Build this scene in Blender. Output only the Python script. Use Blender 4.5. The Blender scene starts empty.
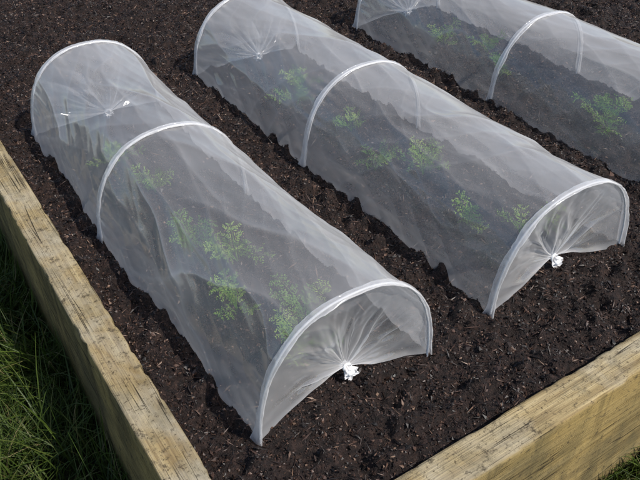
import bpy, math, numpy as np
from mathutils import Vector
rng=np.random.default_rng(7)
S=bpy.context.scene
S.view_settings.view_transform='Standard'; S.view_settings.look='None'; S.view_settings.exposure=0
COL=S.collection

# ---------------- noise helpers ----------------
TAB=np.random.default_rng(3).random((256,256))
def vn(x,y,seed=0):
    x=np.asarray(x,float)+seed*17.31; y=np.asarray(y,float)+seed*9.77
    xi=np.floor(x).astype(int); yi=np.floor(y).astype(int)
    fx=x-xi; fy=y-yi; fx=fx*fx*(3-2*fx); fy=fy*fy*(3-2*fy)
    a=TAB[xi&255,yi&255]; b=TAB[(xi+1)&255,yi&255]; c=TAB[xi&255,(yi+1)&255]; d=TAB[(xi+1)&255,(yi+1)&255]
    return (a*(1-fx)+b*fx)*(1-fy)+(c*(1-fx)+d*fx)*fy
def fbm(x,y,seed=0,o=4):
    r=0;am=.5
    for i in range(o):
        r=r+am*vn(x*2**i,y*2**i,seed+i*3); am*=.5
    return r/(1-.5**o)
def ridge(x,y,seed=0,p=3):
    n=fbm(x,y,seed,2); return np.clip(1-np.abs(n-.5)*5,0,1)**p

# ---------------- mesh helpers ----------------
def mk(name,verts,faces,mat=None,parent=None,smooth=True,attrs=None):
    verts=np.asarray(verts,np.float32); faces=np.asarray(faces,np.int32)
    me=bpy.data.meshes.new(name); n=faces.shape[1]
    me.vertices.add(len(verts)); me.vertices.foreach_set('co',verts.ravel())
    me.loops.add(faces.size); me.loops.foreach_set('vertex_index',faces.ravel())
    me.polygons.add(len(faces)); me.polygons.foreach_set('loop_start',np.arange(0,faces.size,n,dtype=np.int32))
    me.update(calc_edges=True); me.validate()
    if attrs:
        for k,v in attrs.items():
            a=me.attributes.new(k,'FLOAT','POINT'); a.data.foreach_set('value',np.asarray(v,np.float32).ravel())
    me.polygons.foreach_set('use_smooth',[smooth]*len(me.polygons))
    ob=bpy.data.objects.new(name,me); COL.objects.link(ob)
    if mat: me.materials.append(mat)
    if parent: ob.parent=parent
    return ob
def gridfaces(nu,nv,off=0,wrapv=False):
    i=np.arange(nu-1)[:,None]; j=np.arange(nv if wrapv else nv-1)[None,:]
    j2=(j+1)%nv
    a=i*nv+j; b=(i+1)*nv+j; c=(i+1)*nv+j2; d=i*nv+j2
    return np.stack([a+0*b,b,c,d],-1).reshape(-1,4)+off
def empty(name,loc=(0,0,0)):
    e=bpy.data.objects.new(name,None); e.location=loc; e.empty_display_size=.1; COL.objects.link(e); return e
def tube(pts,rad,ns=8):
    pts=np.asarray(pts,float); n=len(pts); rad=np.broadcast_to(rad,(n,))
    t=np.gradient(pts,axis=0); t/=np.linalg.norm(t,axis=1)[:,None]+1e-9
    up=np.array([0.13,.97,.21]); 
    u=np.cross(t,up); u/=np.linalg.norm(u,axis=1)[:,None]+1e-9; w=np.cross(t,u)
    a=np.linspace(0,2*np.pi,ns,endpoint=False)
    V=pts[:,None,:]+rad[:,None,None]*(np.cos(a)[None,:,None]*u[:,None,:]+np.sin(a)[None,:,None]*w[:,None,:])
    return V.reshape(-1,3),gridfaces(n,ns,0,True)

# ---------------- material helpers ----------------
class M:
    def __init__(s,name):
        s.m=bpy.data.materials.new(name); s.m.use_nodes=True; s.t=s.m.node_tree; s.t.nodes.clear()
        s.out=s.n('ShaderNodeOutputMaterial')
    def n(s,ty,**k):
        nd=s.t.nodes.new(ty)
        for a,b in k.items(): setattr(nd,a,b)
        return nd
    def l(s,a,b): s.t.links.new(a,b)
    def pos(s): return s.n('ShaderNodeNewGeometry').outputs['Position']
    def mapp(s,sc,vec=None,rot=(0,0,0)):
        m=s.n('ShaderNodeMapping'); m.inputs['Scale'].default_value=sc; m.inputs['Rotation'].default_value=rot
        s.l(vec or s.pos(),m.inputs['Vector']); return m.outputs[0]
    def noise(s,vec,scale,detail=4,rough=.55,dist=0):
        n=s.n('ShaderNodeTexNoise'); n.inputs['Scale'].default_value=scale; n.inputs['Detail'].default_value=detail
        n.inputs['Roughness'].default_value=rough; n.inputs['Distortion'].default_value=dist
        s.l(vec,n.inputs['Vector']); return n.outputs['Fac']
    def ramp(s,fac,stops):
        r=s.n('ShaderNodeValToRGB'); e=r.color_ramp.elements
        while len(e)<len(stops): e.new(.5)
        for x,(p,c) in zip(e,stops):
            x.position=p; x.color=(c if len(c)==4 else (*c,1)) if hasattr(c,'__len__') else (c,c,c,1)
        s.l(fac,r.inputs[0]); return r.outputs[0]
    def math(s,op,a,b=None,clamp=False):
        m=s.n('ShaderNodeMath',operation=op); m.use_clamp=clamp
        for i,v in enumerate((a,b)):
            if v is None: continue
            if isinstance(v,(int,float)): m.inputs[i].default_value=v
            else: s.l(v,m.inputs[i])
        return m.outputs[0]
    def mix(s,f,a,b,mode='MIX'):
        m=s.n('ShaderNodeMix',data_type='RGBA',blend_type=mode)
        for i,v in ((0,f),(6,a),(7,b)):
            if isinstance(v,(int,float)): m.inputs[i].default_value=v
            elif isinstance(v,tuple): m.inputs[i].default_value=(*v,1)
            else: s.l(v,m.inputs[i])
        return m.outputs[2]
    def attr(s,n): return s.n('ShaderNodeAttribute',attribute_name=n).outputs['Fac']
    def bump(s,h,st,d,nrm=None):
        b=s.n('ShaderNodeBump'); b.inputs['Strength'].default_value=st; b.inputs['Distance'].default_value=d
        s.l(h,b.inputs['Height']); 
        if nrm: s.l(nrm,b.inputs['Normal'])
        return b.outputs[0]
    def bsdf(s,col,rough=.8,spec=.5,nrm=None):
        p=s.n('ShaderNodeBsdfPrincipled')
        for k,v in (('Base Color',col),('Roughness',rough),('Specular IOR Level',spec)):
            if isinstance(v,tuple): p.inputs[k].default_value=(*v,1)
            elif isinstance(v,(int,float)): p.inputs[k].default_value=v
            else: s.l(v,p.inputs[k])
        if nrm: s.l(nrm,p.inputs['Normal'])
        return p
    def done(s,sh): s.l(sh,s.out.inputs[0]); return s.m

# soil
m=M('compost'); P=m.pos()
c=m.ramp(m.noise(P,70,4,.7),[(.3,(.0035,.002,.0016)),(.5,(.014,.0075,.0055)),(.72,(.048,.027,.020))])
h=m.noise(P,170,3,.7)
MSOIL=m.done(m.bsdf(c,.7,.3,m.bump(h,1.,.009)).outputs[0])
m=M('compost_chip'); r=m.attr('rnd')
c=m.ramp(r,[(0,(.0035,.002,.0016)),(.5,(.016,.0085,.006)),(.80,(.050,.027,.019)),(.95,(.11,.063,.043)),(1,(.22,.145,.10))])
MCHIP=m.done(m.bsdf(c,.5,.40).outputs[0])

# wood : grain along the chosen axis
def wood(name,axis):
    m=M(name); P=m.pos()
    def sc(al,ac): return tuple(al if i==axis else ac for i in range(3))
    g=m.noise(m.mapp(sc(1.2,28)),1.0,5,.65,1.2)
    fine=m.noise(m.mapp(sc(6,260)),1.0,3,.7,.3)
    big=m.noise(P,4.2,4,.65,.4)
    mid=m.noise(m.mapp(sc(3,9)),1.0,4,.7)
    c=m.ramp(g,[(.25,(.15,.10,.045)),(.42,(.26,.19,.09)),(.58,(.37,.285,.145)),(.78,(.47,.385,.235))])
    c=m.mix(m.ramp(fine,[(.35,.75),(.55,0.)]),c,(.14,.095,.05))
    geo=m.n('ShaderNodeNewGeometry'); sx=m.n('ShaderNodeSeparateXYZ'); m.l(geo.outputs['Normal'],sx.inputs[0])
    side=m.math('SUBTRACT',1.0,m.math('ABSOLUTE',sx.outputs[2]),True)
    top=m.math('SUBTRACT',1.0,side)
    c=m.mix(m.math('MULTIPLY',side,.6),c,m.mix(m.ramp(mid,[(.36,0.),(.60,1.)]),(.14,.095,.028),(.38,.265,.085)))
    alg=m.ramp(m.noise(m.mapp((4,4,1.6)),1.0,5,.7),[(.46,0.),(.60,.75)])
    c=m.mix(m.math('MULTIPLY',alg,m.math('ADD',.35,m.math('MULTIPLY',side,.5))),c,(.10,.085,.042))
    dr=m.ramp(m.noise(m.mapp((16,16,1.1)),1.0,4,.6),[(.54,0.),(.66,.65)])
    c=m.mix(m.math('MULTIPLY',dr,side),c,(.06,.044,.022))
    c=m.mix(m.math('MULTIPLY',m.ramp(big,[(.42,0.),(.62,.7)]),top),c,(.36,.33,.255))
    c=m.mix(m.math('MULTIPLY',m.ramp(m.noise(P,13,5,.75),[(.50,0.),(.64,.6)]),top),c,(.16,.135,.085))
    sp=m.ramp(m.noise(P,45,5,.8),[(.55,0.),(.65,.85)])
    c=m.mix(sp,c,(.055,.042,.026))
    dt=m.ramp(m.noise(P,150,3,.7),[(.60,0.),(.68,.8)])
    c=m.mix(dt,c,(.03,.02,.012))
    w=m.noise(m.mapp(sc(.9,55)),1.0,2,.5,.6)
    cr=m.math('SUBTRACT',1.0,m.math('MULTIPLY',m.math('ABSOLUTE',m.math('SUBTRACT',w,.5)),60.),True)
    cr=m.math('MULTIPLY',cr,m.ramp(m.noise(P,4,2),[(.46,0.),(.54,1.)]))
    c=m.mix(m.math('MULTIPLY',cr,.9),c,(.02,.012,.006))
    h=m.math('SUBTRACT',m.math('ADD',m.math('MULTIPLY',fine,.7),g),m.math('MULTIPLY',cr,1.5))
    return m.done(m.bsdf(c,.85,.2,m.bump(h,.8,.004)).outputs[0])
MWX=wood('treated_timber_x',0); MWY=wood('treated_timber_y',1)

# grass
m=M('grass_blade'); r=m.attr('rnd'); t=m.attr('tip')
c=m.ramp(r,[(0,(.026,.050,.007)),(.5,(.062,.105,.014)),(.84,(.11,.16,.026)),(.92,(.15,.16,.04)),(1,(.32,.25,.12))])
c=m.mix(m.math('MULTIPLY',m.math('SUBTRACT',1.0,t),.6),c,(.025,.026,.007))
b=m.bsdf(c,.5,.35); tr=m.n('ShaderNodeBsdfTranslucent'); m.l(c,tr.inputs[0])
mx=m.n('ShaderNodeMixShader'); mx.inputs[0].default_value=.35; m.l(b.outputs[0],mx.inputs[1]); m.l(tr.outputs[0],mx.inputs[2])
MGR=m.done(mx.outputs[0])
m=M('lawn'); P=m.pos()
c=m.ramp(m.noise(P,40,5,.7),[(.3,(.010,.010,.005)),(.55,(.025,.028,.010)),(.75,(.05,.06,.018))])
c=m.mix(m.ramp(m.noise(P,.4,3),[(.4,0.),(.7,.5)]),c,(.05,.06,.018))
MLAWN=m.done(m.bsdf(c,.9,.2,m.bump(m.noise(P,50,3),.8,.02)).outputs[0])

# leaf
m=M('carrot_leaf'); r=m.attr('rnd')
c=m.ramp(r,[(0,(.07,.17,.018)),(.6,(.18,.34,.035)),(1,(.34,.46,.08))])
b=m.bsdf(c,.5,.4); tr=m.n('ShaderNodeBsdfTranslucent'); m.l(c,tr.inputs[0])
mx=m.n('ShaderNodeMixShader'); mx.inputs[0].default_value=.4; m.l(b.outputs[0],mx.inputs[1]); m.l(tr.outputs[0],mx.inputs[2])
MLEAF=m.done(mx.outputs[0])

# polythene film
def film(name,base,tl=.48,graz=.5,rough=.14,gl=.6):
    m=M(name)
    lw=m.n('ShaderNodeLayerWeight'); lw.inputs[0].default_value=.5
    fc=lw.outputs['Facing']
    f2=m.math('POWER',fc,2.0); f5=m.math('POWER',fc,4.0)
    f=m.math('ADD',base,m.math('MULTIPLY',f2,graz))
    f=m.math('ADD',f,m.math('MULTIPLY',m.attr('dens'),.6))
    f=m.math('MINIMUM',m.math('MAXIMUM',f,.07),.95)
    df=m.n('ShaderNodeBsdfDiffuse'); df.inputs[0].default_value=(.93,.91,.90,1)
    tr=m.n('ShaderNodeBsdfTranslucent'); tr.inputs[0].default_value=(.93,.91,.90,1)
    a=m.n('ShaderNodeMixShader'); a.inputs[0].default_value=tl; m.l(df.outputs[0],a.inputs[1]); m.l(tr.outputs[0],a.inputs[2])
    tp=m.n('ShaderNodeBsdfTransparent'); tp.inputs[0].default_value=(.98,.98,.98,1)
    b=m.n('ShaderNodeMixShader'); m.l(f,b.inputs[0]); m.l(tp.outputs[0],b.inputs[1]); m.l(a.outputs[0],b.inputs[2])
    g=m.n('ShaderNodeBsdfGlossy'); g.inputs['Roughness'].default_value=rough
    gf=m.math('ADD',.08,m.math('MULTIPLY',f5,gl),True)
    e=m.n('ShaderNodeMixShader'); m.l(gf,e.inputs[0]); m.l(b.outputs[0],e.inputs[1]); m.l(g.outputs[0],e.inputs[2])
    return m.done(e.outputs[0])
MFILM=film('polythene_film',.19)
MSLV=film('hoop_sleeve_film',.30,.42,.3)
MTUFT=film('gathered_film',.7,.35,.2)
m=M('white_plastic'); MWHITE=m.done(m.bsdf((.74,.75,.76),.4,.5).outputs[0])
m=M('galvanised_wire'); MWIRE=m.done(m.bsdf((.62,.63,.64),.4,.5).outputs[0])

# ---------------- ground & lawn ----------------
GZ=-.40
xs=np.concatenate([-np.geomspace(300,3,14),np.linspace(-2,7,60),np.geomspace(8,300,14)])
X,Y=np.meshgrid(xs,xs,indexing='ij')
Z=GZ+(fbm(X*1.3,Y*1.3,5)-.5)*.03
mk('lawn_ground',np.stack([X,Y,Z],-1).reshape(-1,3),gridfaces(len(xs),len(xs)),MLAWN)

def blades(regions):
    VV=[];FF=[];R=[];T=[];off=0
    for (x0,x1,y0,y1,n,hmin,hmax) in regions:
        x=rng.uniform(x0,x1,n); y=rng.uniform(y0,y1,n)
        keep=vn(x*6,y*6,8)+rng.normal(0,.2,n)>.26; x=x[keep]; y=y[keep]; n=len(x)
        cl=vn(x*9,y*9,4); hgt=rng.uniform(hmin,hmax,n)*(.5+cl)
        az=rng.uniform(0,2*np.pi,n)*.7+vn(x*5,y*5,12)*6.28; lean=rng.uniform(.15,1.3,n)*hgt
        w=rng.uniform(.0012,.0032,n); tw=az+np.pi/2+rng.normal(0,.5,n)
        K=5; t=np.linspace(0,1,K)
        cx=x[:,None]+np.cos(az)[:,None]*lean[:,None]*t**2; cy=y[:,None]+np.sin(az)[:,None]*lean[:,None]*t**2
        cz=GZ-.005+hgt[:,None]*(t-.22*t**3*(lean/hgt)[:,None]*1.2)
        ww=w[:,None]*(1-t**1.6*.93)
        L=np.stack([cx-np.cos(tw)[:,None]*ww,cy-np.sin(tw)[:,None]*ww,cz],-1)
        Q=np.stack([cx+np.cos(tw)[:,None]*ww,cy+np.sin(tw)[:,None]*ww,cz],-1)
        V=np.stack([L,Q],2).reshape(-1,3)
        b=(np.arange(n)*K*2)[:,None]+np.arange(K-1)[None,:]*2+off
        FF.append(np.stack([b,b+1,b+3,b+2],-1).reshape(-1,4)); VV.append(V)
        R.append(np.repeat(rng.random(n)**.9,K*2)); T.append(np.tile(np.repeat(t,2),n)); off+=len(V)
    V=np.concatenate(VV)
    ins=(V[:,0]>.199)&(V[:,1]>.54); V[ins,0]=np.where(V[ins,1]-.53<V[ins,0]-.199,V[ins,0],.198)
    ins=(V[:,1]>.528)&(V[:,0]>.2); V[ins,1]=.527
    return V,np.concatenate(FF),np.concatenate(R),np.concatenate(T)
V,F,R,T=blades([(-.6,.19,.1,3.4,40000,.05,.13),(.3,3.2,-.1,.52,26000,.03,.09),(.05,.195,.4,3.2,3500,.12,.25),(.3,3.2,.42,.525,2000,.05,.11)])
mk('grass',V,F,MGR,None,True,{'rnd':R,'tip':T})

# ---------------- raised bed timbers ----------------
bed=empty('raised_bed')
BX0,BX1=.204,4.9; BY0,BY1=.535,4.9; TH=.085; ZT=.03
def board(name,x0,x1,y0,y1,z0,z1,mat,seed):
    long=0 if x1-x0>y1-y0 else 1
    L=(x1-x0) if long==0 else (y1-y0); n=int(L/.01)
    W=(y1-y0) if long==0 else (x1-x0); H=z1-z0; r=.006
    sec=[]
    def edge(p,q,k): 
        for i in range(k): sec.append((p[0]+(q[0]-p[0])*i/k,p[1]+(q[1]-p[1])*i/k))
    def arc(cx,cy,a0):
        for i in range(3):
            a=a0+i/3*math.pi/2; sec.append((cx+r*math.cos(a),cy+r*math.sin(a)))
    edge((r,0),(W-r,0),6); arc(W-r,r,-math.pi/2); edge((W,r),(W,H-r),30); arc(W-r,H-r,0); edge((W-r,H),(r,H),12); arc(r,H-r,math.pi/2); edge((0,H-r),(0,r),30); arc(r,r,math.pi)
    sec=np.array(sec); s=np.linspace(0,L,n)
    a=np.tile(sec[:,0],(n,1)); b=np.tile(sec[:,1],(n,1)); ss=np.tile(s[:,None],(1,len(sec)))
    nrm=sec-np.array([W/2,H/2]); cw=np.abs(sec[:,0]-W/2)/(W/2); ch=np.abs(sec[:,1]-H/2)/(H/2)
    corner=np.clip((cw+ch-1.86)/.14,0,1)
    chip=np.clip(fbm(ss*30,(a+b)*14,seed,3)-.54,0,1)*.022*corner[None,:]
    a=a-np.sign(nrm[:,0])*chip; b=b-np.sign(nrm[:,1])*chip
    a+= (fbm(ss*.6,b*0+seed,seed,2)-.5)*.006 + (fbm(ss*3,b*40,seed+1,3)-.5)*.0014
    b+= (fbm(ss*.8,a*0+seed,seed+2,2)-.5)*.004 + (fbm(ss*3,a*70,seed+3,3)-.5)*.0020
    V=np.stack([x0+ss,y0+a,z0+b],-1) if long==0 else np.stack([x0+a,y0+ss,z0+b],-1)
    m=len(sec); V=V.reshape(-1,3); F=gridfaces(n,m,0,True)
    c0=V[:m].mean(0); c1=V[-m:].mean(0); k=len(V); V=np.vstack([V,c0,c1])
    ob=mk(name,V,F,mat,bed,True)
    me=ob.data
    import bmesh
    bm=bmesh.new(); bm.from_mesh(me); bm.verts.ensure_lookup_table()
    for q in range(m):
        bm.faces.new((bm.verts[q],bm.verts[(q+1)%m],bm.verts[k])); bm.faces.new((bm.verts[k-m+(q+1)%m],bm.verts[k-m+q],bm.verts[k+1]))
    bmesh.ops.recalc_face_normals(bm,faces=bm.faces); bm.to_mesh(me); bm.free()
    return ob
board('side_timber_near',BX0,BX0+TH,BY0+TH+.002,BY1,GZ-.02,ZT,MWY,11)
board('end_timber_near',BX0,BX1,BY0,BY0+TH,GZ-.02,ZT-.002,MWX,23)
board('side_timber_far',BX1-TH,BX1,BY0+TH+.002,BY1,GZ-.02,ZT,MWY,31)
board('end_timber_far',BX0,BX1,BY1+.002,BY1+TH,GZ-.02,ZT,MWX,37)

# ---------------- soil ----------------
def soilz(x,y):
    z=(fbm(x*2.2,y*2.2,1,3)-.5)*.026+(fbm(x*12,y*12,2,3)-.5)*.026
    return z-.004
def soilfine(x,y):
    c=fbm(x*45,y*45,6,3)-.5
    l=np.clip(fbm(x*24,y*24,9,2)-.48,0,1)*.07
    return c*.026+l
x=np.arange(BX0+TH-.01,BX1-TH+.012,.008); y=np.arange(BY0+TH-.01,BY1+.01,.008)
X,Y=np.meshgrid(x,y,indexing='ij')
Z=soilz(X,Y)+soilfine(X,Y)
soil=mk('soil',np.stack([X,Y,Z],-1).reshape(-1,3),gridfaces(len(x),len(y)),MSOIL)

OCT=np.array([[1,0,0],[-1,0,0],[0,1,0],[0,-1,0],[0,0,1],[0,0,-1]],float)
OF=np.array([[0,2,4],[2,1,4],[1,3,4],[3,0,4],[2,0,5],[1,2,5],[3,1,5],[0,3,5]])
def scatter(n,lmin,lmax,aspect,flat,x0,x1,y0,y1,rpow,lift):
    px=rng.uniform(x0,x1,n); py=rng.uniform(y0,y1,n)
    kp=(px*.5506+py*.8348)<3.7; px=px[kp]; py=py[kp]; n=len(px)
    L=rng.uniform(lmin,lmax,n)*rng.uniform(.5,1,n); w=L*rng.uniform(aspect*.6,aspect*1.3,n); t=w*rng.uniform(flat*.6,flat*1.2,n)
    V=OCT[None]*np.stack([L,w,t],-1)[:,None,:]; V=V+rng.normal(0,.2,V.shape)*np.stack([L*.6,w,t],-1)[:,None,:]
    az=rng.uniform(0,2*np.pi,n); ti=rng.normal(0,.5,n); ro=rng.normal(0,.9,n)
    def rot(V,ax,a):
        c=np.cos(a)[:,None]; s=np.sin(a)[:,None]; i,j=[(1,2),(2,0),(0,1)][ax]; V=V.copy(); A=V[...,i].copy();B=V[...,j].copy()
        V[...,i]=c*A-s*B; V[...,j]=s*A+c*B; return V
    V=rot(rot(rot(V,0,ro),1,ti),2,az)
    pz=soilz(px,py)+soilfine(px,py)+t*lift
    V+=np.stack([px,py,pz],-1)[:,None,:]
    F=OF[None]+(np.arange(n)*6)[:,None,None]
    return V.reshape(-1,3),F.reshape(-1,3),np.repeat(rng.random(n)**rpow,6)
x0,x1,y0,y1=BX0+TH+.004,3.7,BY0+TH+.004,4.2
parts=[scatter(220000,.0018,.0052,.8,.8,x0,x1,y0,y1,1.3,.6),
       scatter(55000,.004,.010,.45,.6,x0,x1,y0,y1,1.2,.8),
       scatter(44000,.007,.021,.12,.8,x0,x1,y0,y1,.9,1.6),
       scatter(6000,.006,.012,.7,.6,x0,x1,y0,y1,1.6,.5)]
o=0;VV=[];FF=[];RR=[]
for V,F,R in parts: VV.append(V);FF.append(F+o);RR.append(R);o+=len(V)
mk('compost_chips',np.concatenate(VV),np.concatenate(FF),MCHIP,soil,False,{'rnd':np.concatenate(RR)})

# ---------------- polytunnels ----------------
def arch(th,c,hw,h):
    cx=np.cos(th); sz=np.sin(th)
    return c-hw*np.sign(cx)*np.abs(cx)**.84, h*np.abs(sz)**.88
def tri(x):                       # sharp-crested folding wave
    return 1-2*np.abs((x%1)-.5)
def tunnel(hoops,seed):
    E=empty('polytunnel_cloche',(hoops[1][1],hoops[1][0],0)); E_off=np.array([hoops[1][1],hoops[1][0],0])
    def add(name,V,F,mat,**k): return mk(name,V-E_off,F,mat,E,**k)
    H=np.array(hoops); Ys=H[:,0]
    ns=int((Ys[-1]-Ys[0])/.004); nt=210
    s=np.linspace(Ys[0],Ys[-1],ns); th=np.linspace(0,np.pi,nt)
    c=np.interp(s,Ys,H[:,1]); hw=np.interp(s,Ys,H[:,2]); h=np.interp(s,Ys,H[:,3])
    k=np.zeros(ns); dist=np.full(ns,9.)
    for i in range(len(Ys)-1):
        q=(s-Ys[i])/(Ys[i+1]-Ys[i]); mm=(q>=0)&(q<=1); k[mm]=np.sin(np.pi*q[mm])**.8
    for yy in Ys: dist=np.minimum(dist,np.abs(s-yy))
    hw=hw*(1-.04*k); h=h-.013*k
    TH_,SS=np.meshgrid(th,s)
    x,z=arch(TH_,c[:,None],hw[:,None],h[:,None])
    w=TH_*.25
    ca=np.cos(TH_); sa=np.sin(TH_)
    kk=np.clip(k,0,1)[:,None]
    wx=(fbm(SS*2.2,w*3,seed+40,3)-.5)
    d=np.zeros_like(w); fold=np.zeros_like(w)
    for j,(ang,fr,am) in enumerate(((.30,6,.0095),(-.42,5,.0095),(.10,8,.0065),(-.15,14,.0028),(.62,12,.0024),(-.75,10,.0028),(.45,24,.0011),(-.35,27,.0010))):
        u=SS*math.cos(ang)+w*math.sin(ang); v=-SS*math.sin(ang)+w*math.cos(ang)
        ph=v*fr+wx*(1.0+fr*.06)+j*.37+seed*.21
        msk=np.clip(fbm(u*1.9,v*4.0,seed+j*7+60,2)*3.2-1.35,0,1)
        cr=tri(ph)**(2.8 if am>.005 else 1.8)
        d+=am*cr*msk; fold+=(cr**7)*msk*min(1,.15+am/.009)
    d*=(.35+.65*kk)
    d-= (fbm(SS*1.8,w*4,seed+2,2)-.5)*.020*kk
    d+= (fbm(SS*16,w*32,seed+33,2)-.5)*.0017
    near=np.exp(-dist/.05)[:,None]
    d+= (vn(w*60,SS*3,seed+3)-.5)*.0070*near*np.clip(dist/.012,0,1)[:,None]
    x=x-ca*d; z=z+sa*d
    low=np.clip(1-z/.035,0,1)
    x=x-np.sign(ca)*low*(.003+.010*(vn(SS*9,ca*2,seed+4)-.5)+.003*(vn(SS*28,ca*2,seed+14)-.5))
    z=z+low*(soilz(x,SS)-.003+(vn(SS*7,ca*3,seed+6)-.5)*.006)
    y=SS+ (vn(w*20,SS*3,seed+8)-.5)*.004
    dens=np.clip(1-z/.02,0,1)*.22+np.exp(-dist/.02)[:,None]*.08
    dens=dens+np.clip(fold,0,1.4)*.26*(.3+.7*kk)+(fbm(SS*2.5,w*6,seed+31,4)-.5)*.36+(fbm(SS*5,w*32,seed+32,3)-.5)*.16
    add('film_cover',np.stack([x,y,z],-1).reshape(-1,3),gridfaces(ns,nt),MFILM,attrs={'dens':dens})
    for e,sg in ((0,1),(-1,-1)):
        Y0,cx,w0,h0=H[e]; kn=np.array([cx+.022,Y0+sg*.045,.036])
        nr=60; nt2=260; r=np.linspace(0,1,nr); t2=np.linspace(0,np.pi,nt2); R_,T_=np.meshgrid(r,t2,indexing='ij')
        Tw=T_+ .08*(fbm(T_*3,R_*2,seed+70,2)-.5)*np.sin(T_)*np.sin(np.pi*R_)
        ax,az=arch(Tw,cx,w0,h0)
        rr=R_**.92
        x=ax*(1-rr)+kn[0]*rr; z=az*(1-rr)+kn[2]*rr; y=Y0+(kn[1]-Y0)*rr
        y=y+sg*.018*np.sin(np.pi*R_)*np.sin(T_)*(.6+.8*vn(T_*2,R_*0,seed+71))
        z=z-.010*np.sin(np.pi*R_)*np.sin(T_)*vn(T_*3,R_*0,seed+72)
        wph=T_*5+6*fbm(T_*1.4,R_*.8,seed+11,2)
        pa=.25+1.2*vn(T_*3.3,R_*.6,seed+73)
        pl=(ridge(wph*.5,R_*.9+T_*0,seed+12,1.5)-.35) + .45*(np.abs(np.sin(wph*2.1))**.7-.6)*R_*pa
        amp=np.sin(np.pi*np.clip(R_,0,1)**1.3)*.011+.0015
        y=y-sg*pl*amp+ (fbm(T_*4,R_*2,seed+13,3)-.5)*.022*np.sin(np.pi*R_)
        x=x+np.cos(wph*2.1)*amp*.3*np.sin(T_)
        lowe=np.clip(1-np.minimum(T_,np.pi-T_)/.35,0,1)
        z=z+lowe*(.004+.005*(vn(R_*8,T_,seed)-.5))*np.sin(np.pi*R_)
        z=np.maximum(z,soilz(x,y)-.004)
        dens=R_**3*.65+np.clip(pl-.1,0,1)*.42*(.3+R_)+np.clip(1-np.minimum(T_,np.pi-T_)/.09,0,1)*.35-.04+(fbm(T_*4,R_*3,seed+35,3)-.5)*.32
        add('gathered_end',np.stack([x,y,z],-1).reshape(-1,3),gridfaces(nr,nt2),MFILM,attrs={'dens':dens})
        n1,n2=22,60; u=np.linspace(0,1,n1); a=np.linspace(0,2*np.pi,n2,endpoint=False); U,A=np.meshgrid(u,a,indexing='ij')
        rad=.0065+.012*np.abs(U-.35)**1.1*1.4; rad=rad*(1+.25*np.sin(A*5+seed+3*U)+.15*np.sin(A*11)+.25*(vn(A*1.5,U*3,seed)-.5))
        V=np.stack([kn[0]+rad*np.cos(A)+.006*U,kn[1]-sg*(U-.3)*.024,kn[2]-.002+rad*np.sin(A)*.85-.014*U**1.5],-1)
        add('tied_tuft',V.reshape(-1,3),gridfaces(n1,n2,0,True),MTUFT,attrs={'dens':np.full(U.size,.3)})
        tt=np.linspace(0,2*np.pi*2.1,50); pc=kn+np.array([.001,-sg*.002,-.002])
        V,F=tube(np.stack([pc[0]+.0095*np.cos(tt),pc[1]-sg*.0022*tt/6,pc[2]+.0088*np.sin(tt)],-1),.0021)
        add('drawcord',V,F,MWHITE)
        n1=12; u=np.linspace(-1,1,n1); a=np.linspace(0,2*np.pi,14,endpoint=False); U,A=np.meshgrid(u,a,indexing='ij')
        rr2=.0075*np.sqrt(np.clip(1-U**4*.97,0,1))
        V=np.stack([kn[0]+.004+U*.010,kn[1]-sg*.014+rr2*np.cos(A),kn[2]-.012+rr2*np.sin(A)],-1)
        add('toggle',V.reshape(-1,3),gridfaces(n1,14,0,True),MWHITE)
    for i,(Y0,cx,w0,h0) in enumerate(hoops):
        th=np.linspace(0,np.pi,90); ax,az=arch(th,cx,w0+.001,h0+.001)
        P=np.stack([ax,np.full(90,Y0),az],-1)
        f0=P[0]+np.array([-.004,0,-.09]); f1=P[-1]+np.array([.004,0,-.09])
        V,F=tube(np.vstack([f0,P,f1]),.0028,8); add('wire_hoop',V,F,MWIRE)
        th=np.linspace(0.0,np.pi,220); ax,az=arch(th,cx,w0+.003,h0+.003)
        T=np.gradient(np.stack([ax,az],-1),axis=0); T/=np.linalg.norm(T,axis=1)[:,None]; N=np.stack([-T[:,1],T[:,0]],-1)
        a=np.linspace(0,2*np.pi,24,endpoint=False)
        hwid=.0115+.005*(vn(th*5,0*th,seed+i)-.5)+.003*(np.exp(-th/.10)+np.exp(-(np.pi-th)/.10))
        off=.0016*(vn(th*9,th*0,seed+20+i)-.5)
        flare=.012*(np.exp(-th/.05)+np.exp(-(np.pi-th)/.05))
        thick=.0034+.0022*(fbm(th[:,None]*26,a[None]*1.4,seed+50+i,2)-.5)
        X=ax[:,None]+N[:,:1]*(thick*np.sin(a)[None]+off[:,None])
        X=X+np.where(th<1.5,-1,1)[:,None]*flare[:,None]*(.6+.4*np.cos(a)[None])
        Z=az[:,None]+N[:,1:]*(thick*np.sin(a)[None]+off[:,None])
        prof=np.sign(np.cos(a))*np.abs(np.cos(a))**.8
        edgew=.0032*(fbm(th[:,None]*20,np.sign(np.cos(a))[None]*3,seed+60+i,2)-.5)
        Yb=Y0+hwid[:,None]*prof[None]+edgew+(.006*(vn(th*4,th*0,seed+30+i)-.5))[:,None]
        dens=.0+.45*np.abs(np.cos(a))[None]**8+.6*(fbm(th[:,None]*14,a[None]*1.2,seed+i,3)-.5)
        add('hoop_sleeve',np.stack([X,Yb,Z],-1).reshape(-1,3),gridfaces(220,24,0,True),MSLV,attrs={'dens':dens})
    return E
tunnel([(.853,.637,.219,.290),(1.669,.608,.221,.278),(2.342,.624,.217,.268)],1)
tunnel([(.868,1.302,.233,.280),(1.689,1.282,.226,.280),(2.462,1.284,.226,.266)],2)
tunnel([(.870,2.070,.228,.280),(1.674,2.062,.226,.278),(2.51,2.074,.226,.270)],3)

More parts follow.
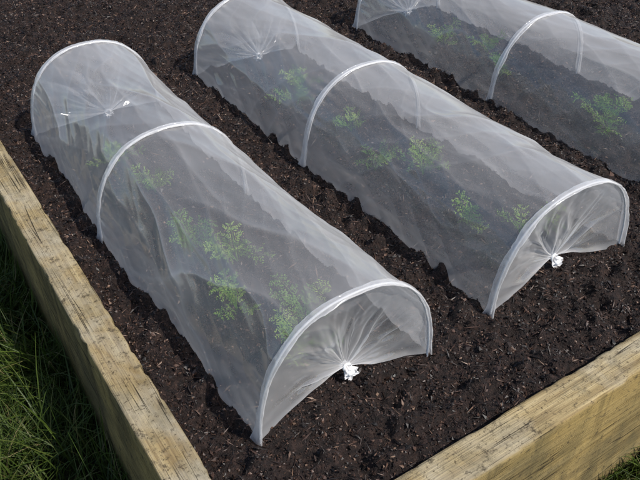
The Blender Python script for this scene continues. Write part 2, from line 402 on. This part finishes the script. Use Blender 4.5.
# ---------------- carrot plants ----------------
def carrot(x,y,size,seed):
    r=np.random.default_rng(seed); V=[];F=[];R=[]
    def quad(a,b,c,d,rv):
        o=len(V); V.extend([a,b,c,d]); F.append([o,o+1,o+2,o+3]); R.extend([rv]*4)
    nl=r.integers(6,10)
    for i in range(nl):
        az=r.uniform(0,6.283); lean=r.uniform(.2,1.2); L=size*r.uniform(.55,1.15); rv=r.random()
        dirh=np.array([math.cos(az),math.sin(az),0]); side=np.array([-math.sin(az),math.cos(az),0])
        pt=lambda t:dirh*L*lean*(t**1.4)*.9+np.array([0,0,1])*L*(t-.42*lean*t*t)
        for k in range(8):
            a=pt(k/8);b=pt((k+1)/8); w=.0013*(1-k/10); quad(a-side*w,a+side*w,b+side*w,b-side*w,.5*rv)
        for k in range(7):
            t=.36+.64*k/6+r.normal(0,.015); p=pt(t); tg=pt(min(1,t+.03))-pt(t-.03); tg/=np.linalg.norm(tg)
            pl=(L*.25*math.sin(math.pi*min(1,(t-.2)/.85))+.005)*r.uniform(.75,1.2)
            for sg in (-1,1):
                d=side*sg*.8+tg*.6+np.array([0,0,r.normal(0,.4)]); d/=np.linalg.norm(d); nn=np.cross(d,tg); 
                for q in range(5):
                    u=(q+1)/5; bp=p+d*pl*u
                    for s2 in (-1,1):
                        dd=np.cross(nn,d)*s2*.8+d*.7+r.normal(0,.35,3); dd/=np.linalg.norm(dd); ll=pl*.34*(1.15-u*.6)
                        ww=np.cross(dd,nn); ww=ww/(np.linalg.norm(ww)+1e-6)*.0015
                        quad(bp,bp+dd*ll*.5-ww,bp+dd*ll,bp+dd*ll*.5+ww,min(1,max(0,rv+r.normal(0,.2))))
    z=float(soilz(np.array(x),np.array(y)))
    ob=mk('carrot_plant',np.array(V),np.array(F),MLEAF,None,True,{'rnd':R}); ob.location=(x,y,z+.002)
pl=[(.62,1.03,.13),(.69,1.12,.10),(.56,1.22,.11),(.65,1.38,.11),(.57,1.49,.12),(.60,1.80,.10),(.56,2.02,.10),
    (1.35,1.05,.13),(1.25,1.15,.11),(1.33,1.44,.12),(1.23,1.55,.11),(1.30,1.78,.09),(1.25,2.04,.12),(1.33,2.14,.10),
    (2.10,1.10,.12),(2.02,1.30,.13),(2.10,1.42,.10),(2.02,1.82,.10),(2.11,1.98,.11),(2.03,2.15,.12)]
for i,(a,b,s) in enumerate(pl): carrot(a,b,s,100+i)

# ---------------- light ----------------
el=math.radians(51); az=np.array([.50,-.86]); az/=np.linalg.norm(az)
sd=Vector((az[0]*math.cos(el),az[1]*math.cos(el),math.sin(el)))
L=bpy.data.lights.new('sun','SUN'); L.energy=5.0; L.angle=math.radians(.6); L.color=(1,.955,.89)
lo=bpy.data.objects.new('sun',L); lo.rotation_euler=(-sd).to_track_quat('-Z','Y').to_euler(); lo.location=(0,-3,6); COL.objects.link(lo)
W=bpy.data.worlds.new('World'); S.world=W; W.use_nodes=True; nt=W.node_tree
sk=nt.nodes.new('ShaderNodeTexSky'); sk.sky_type='NISHITA'; sk.sun_disc=False; sk.sun_elevation=el
sk.sun_rotation=math.atan2(az[0],az[1])
nt.links.new(sk.outputs[0],nt.nodes['Background'].inputs[0]); nt.nodes['Background'].inputs[1].default_value=.145

# ---------------- camera ----------------
cd=bpy.data.cameras.new('camera'); cd.sensor_width=36; cd.lens=742/640*36; cd.clip_end=1000; cd.clip_start=.02
co=bpy.data.objects.new('camera',cd); co.location=(0,0,1.25); co.rotation_euler=(math.radians(90-37.9),0,math.radians(-33.4)); COL.objects.link(co)
S.camera=co
